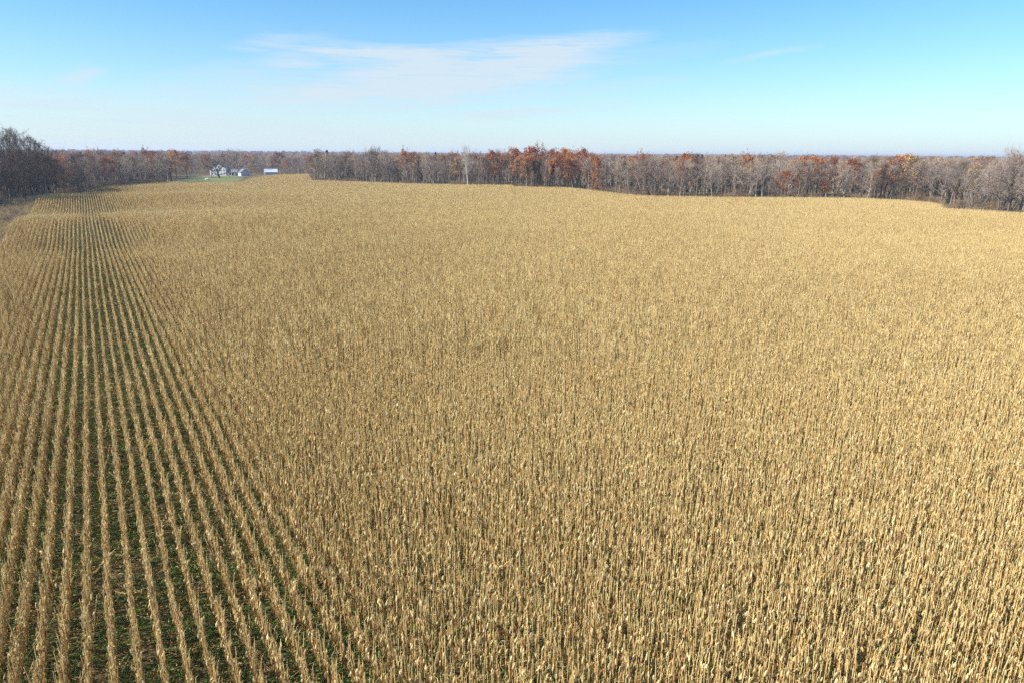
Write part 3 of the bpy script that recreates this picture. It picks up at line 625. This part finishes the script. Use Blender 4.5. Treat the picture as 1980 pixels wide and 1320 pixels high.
def gable(root, w, d, eave, ridge, y0=0, x0=0, along='x', wall=M_siding, roof=M_roof, over=.45):
    """walls with gables and a roof; ridge along local x or y. local -y faces the field"""
    m = MB(); a, b = w/2, d/2
    base = [(-a, -b), (a, -b), (a, b), (-a, b)]; vs = [(x0+p, y0+q, 0) for p, q in base]+[(x0+p, y0+q, eave) for p, q in base]
    if along == 'x': vs += [(x0-a, y0, ridge), (x0+a, y0, ridge)]; gf_ = [(3, 0, 4, 8, 7), (1, 2, 6, 9, 5), (0, 1, 5, 4), (2, 3, 7, 6)]
    else: vs += [(x0, y0-b, ridge), (x0, y0+b, ridge)]; gf_ = [(0, 1, 5, 8, 4), (2, 3, 7, 9, 6), (1, 2, 6, 5), (3, 0, 4, 7)]
    m.mesh(vs, gf_); m.build('wall', wall, root)
    rm = MB(); th = .18
    for s in (-1, 1):
        if along == 'x':
            k_ = (ridge-eave)/b; e = b+over; pts = [(-a-over, 0, ridge+.02), (a+over, 0, ridge+.02), (a+over, s*e, ridge+.02-k_*e), (-a-over, s*e, ridge+.02-k_*e)]
        else:
            k_ = (ridge-eave)/a; e = a+over; pts = [(0, -b-over, ridge+.02), (0, b+over, ridge+.02), (s*e, b+over, ridge+.02-k_*e), (s*e, -b-over, ridge+.02-k_*e)]
        pts = [(x0+p[0], y0+p[1], p[2]) for p in pts]; rm.mesh(pts+[(p[0], p[1], p[2]+th) for p in pts], [(3, 2, 1, 0), (4, 5, 6, 7), (0, 1, 5, 4), (1, 2, 6, 5), (2, 3, 7, 6), (3, 0, 4, 7)])
    return rm.build('roof', roof, root)
def window(root, x, y, z, w, h, side='y', name='window'):
    n = (0, -1) if side == 'y' else (-1, 0); f = MB(); t = .09
    for dx, dz, ww, hh in ((0, h/2+t/2, w+2*t, t), (0, -h/2-t/2, w+2*t, t), (-w/2-t/2, 0, t, h), (w/2+t/2, 0, t, h), (0, 0, t*.6, h)):
        f.box((x+(dx if side == 'y' else 0)+n[0]*.04, y+(0 if side == 'y' else dx)+n[1]*.04, z+dz), (ww, .08, hh) if side == 'y' else (.08, ww, hh))
    wf = f.build(name, M_paint, root); g = MB(); g.box((x+n[0]*.015, y+n[1]*.015, z), (w, .03, h) if side == 'y' else (.03, w, h)); g.build('pane', M_glass, wf)
hx, hy = ground_at(427, 338.6); hz = H(hx, hy); face = math.atan2(hx, hy)
house = empty('farmhouse', (hx, hy, hz), -R(4), (1.06, 1.06, 1.06)); props(house, 'white two-storey farmhouse with dark roof behind the bare tree', 'house')
rf = gable(house, 13.5, 8.5, 5.6, 9.4, along='y'); ch = MB(); ch.box((2.5, .8, 9.0), (.8, .8, 1.7)); ch.build('chimney', M_brick, rf)
for x_ in (-5, -2.6, 2.6, 5): window(house, x_, -4.25, 4.1, 1.0, 1.4); window(house, x_, -4.25, 1.6, 1.0, 1.5)
window(house, 0, -4.25, 4.1, 1.0, 1.4); window(house, -.8, -4.25, 7.2, .9, 1.1); window(house, .8, -4.25, 7.2, .9, 1.1)
for y_ in (-2, 2): window(house, -6.75, y_, 4.1, 1.0, 1.4, 'x'); window(house, -6.75, y_, 1.6, 1.0, 1.4, 'x')
dm = MB(); dm.box((0, -4.29, 1.1), (1.1, .08, 2.1)); dr = dm.build('door', M_roof, house); dm = MB(); dm.box((.4, -4.36, 1.1), (.06, .06, .12)); dm.build('handle', M_paint, dr)
gable(house, 8, 6.5, 2.9, 4.7, 0, 10.78, wall=M_siding2)
for x_ in (8.6, 10.2, 11.8, 13.2): window(house, x_, -3.25, 1.5, 1.1, 1.6)
pm = MB(); pm.box((10.6, -4.8, 2.75), (8.2, 2.6, .16)); pr = pm.build('porch_roof', M_roof, house)
for x_ in (6.9, 9.4, 11.9, 14.4): pm = MB(); pm.box((x_, -5.9, 1.33), (.16, .16, 2.66)); pm.build('porch_post', M_paint, house)
gx_, gy_ = ground_at(472, 340); g_ = empty('garage', (gx_, gy_, H(gx_, gy_)), R(36), (1.12, 1.12, 1.12)); props(g_, 'small pale gabled garage beside the great spreading oak', 'garage')
gable(g_, 6.4, 7.5, 2.6, 5.0, along='y', wall=M_siding2); dm = MB()
for i in range(4): dm.box((0, -3.78, .32+i*.55), (4.4, .06, .51))
dm.build('garage_door', M_siding, g_); window(g_, 0, -3.75, 3.6, .9, .8)
bx_, by_ = ground_at(524, 337.6); b_ = empty('barn', (bx_, by_, H(bx_, by_)), R(22)); props(b_, 'low white barn with pale tin roof beyond the corn', 'barn')
gable(b_, 10.5, 8, 2.6, 5.0, roof=M_tin); dm = MB(); dm.box((1, -4.05, 1.2), (3.2, .08, 2.3)); dm.build('sliding_door', M_siding2, b_); window(b_, -3, -4.0, 1.5, 1.0, .9)
tx, ty = ground_at(402, 349.5); tk = empty('gas_tank', (tx, ty, H(tx, ty)+.06), -math.atan2(tx, ty)+R(10)); props(tk, 'white rounded gas tank lying on the lawn in front of the house', 'gas tank')
m = MB(); prof = [(-1.55, .05), (-1.5, .3), (-1.35, .48), (-1.1, .56), (1.1, .56), (1.35, .48), (1.5, .3), (1.55, .05)]; m.tube([(p, 0, .85) for p, _ in prof], [q for _, q in prof], 16); m.build('tank_body', M_paint, tk, True)
m = MB(); m.tube([(0, 0, 1.38), (0, 0, 1.62), (0, 0, 1.66)], [.2, .19, .05], 10); m.build('valve_dome', M_paint, tk)
for s in (-.9, .9): m = MB(); m.box((s, 0, .18), (.16, .9, .36)); m.build('foot', M_siding2, tk)
ux, uy = ground_at(453.7, 340.3); ub = empty('well_box', (ux, uy, H(ux, uy)+.06), -math.atan2(ux, uy)); props(ub, 'small white box on the grass between house and garage', 'box')
m = MB(); m.box((0, 0, .5), (1.1, .9, 1.0)); m.build('body', M_paint, ub); m = MB(); m.box((0, 0, 1.04), (1.25, 1.05, .08)); m.build('lid', M_siding2, ub)

# ------------------------------------------------------------------ the nearest corn plants, one by one
x, y, z, rot, sc, idx, own = NEAR
part_mesh = [[(nm, mb.data(nm, CORN_M)) for nm, mb in p] for p in plants]
BROKEN = [max(v[2] for v in p[0][1].v) < 1.65 for p in plants]; EAR = [p[-1][0] == 'ear' for p in plants]
for i in own:
    k_ = int(idx[i]); o = empty('corn_plant', (x[i], y[i], z[i])); o.rotation_euler = rot[i]; o.scale = (sc[i],)*3
    leaning = max(abs(rot[i][0]), abs(rot[i][1])) > .3
    lab = ('tipped-over dry corn plant' if leaning else 'snapped-off dry corn plant' if BROKEN[k_] else 'full-height dry corn plant')+(' with a husked ear' if EAR[k_] else ' without an ear')
    props(o, lab+' in the front rows', 'corn plant', lab.split(' with')[0].replace('plant', 'plants'))
    for nm, me in part_mesh[k_]: child(nm, me, o)

# ------------------------------------------------------------------ air
hm = bpy.data.materials.new('haze_air'); hm.use_nodes = True; hn = hm.node_tree.nodes; hn.remove(hn['Principled BSDF'])
pv = hn.new('ShaderNodeVolumePrincipled'); pv.inputs['Color'].default_value = (.72, .80, 1.0, 1); pv.inputs['Density'].default_value = .00013; pv.inputs['Anisotropy'].default_value = .2
hm.node_tree.links.new(pv.outputs[0], hn['Material Output'].inputs['Volume'])
m = MB(); m.box((0, 0, 12), (18800, 18800, 42)); hz_ = m.build('haze', hm); props(hz_, 'thin bluish haze over the far woods', 'haze', None, 'stuff')
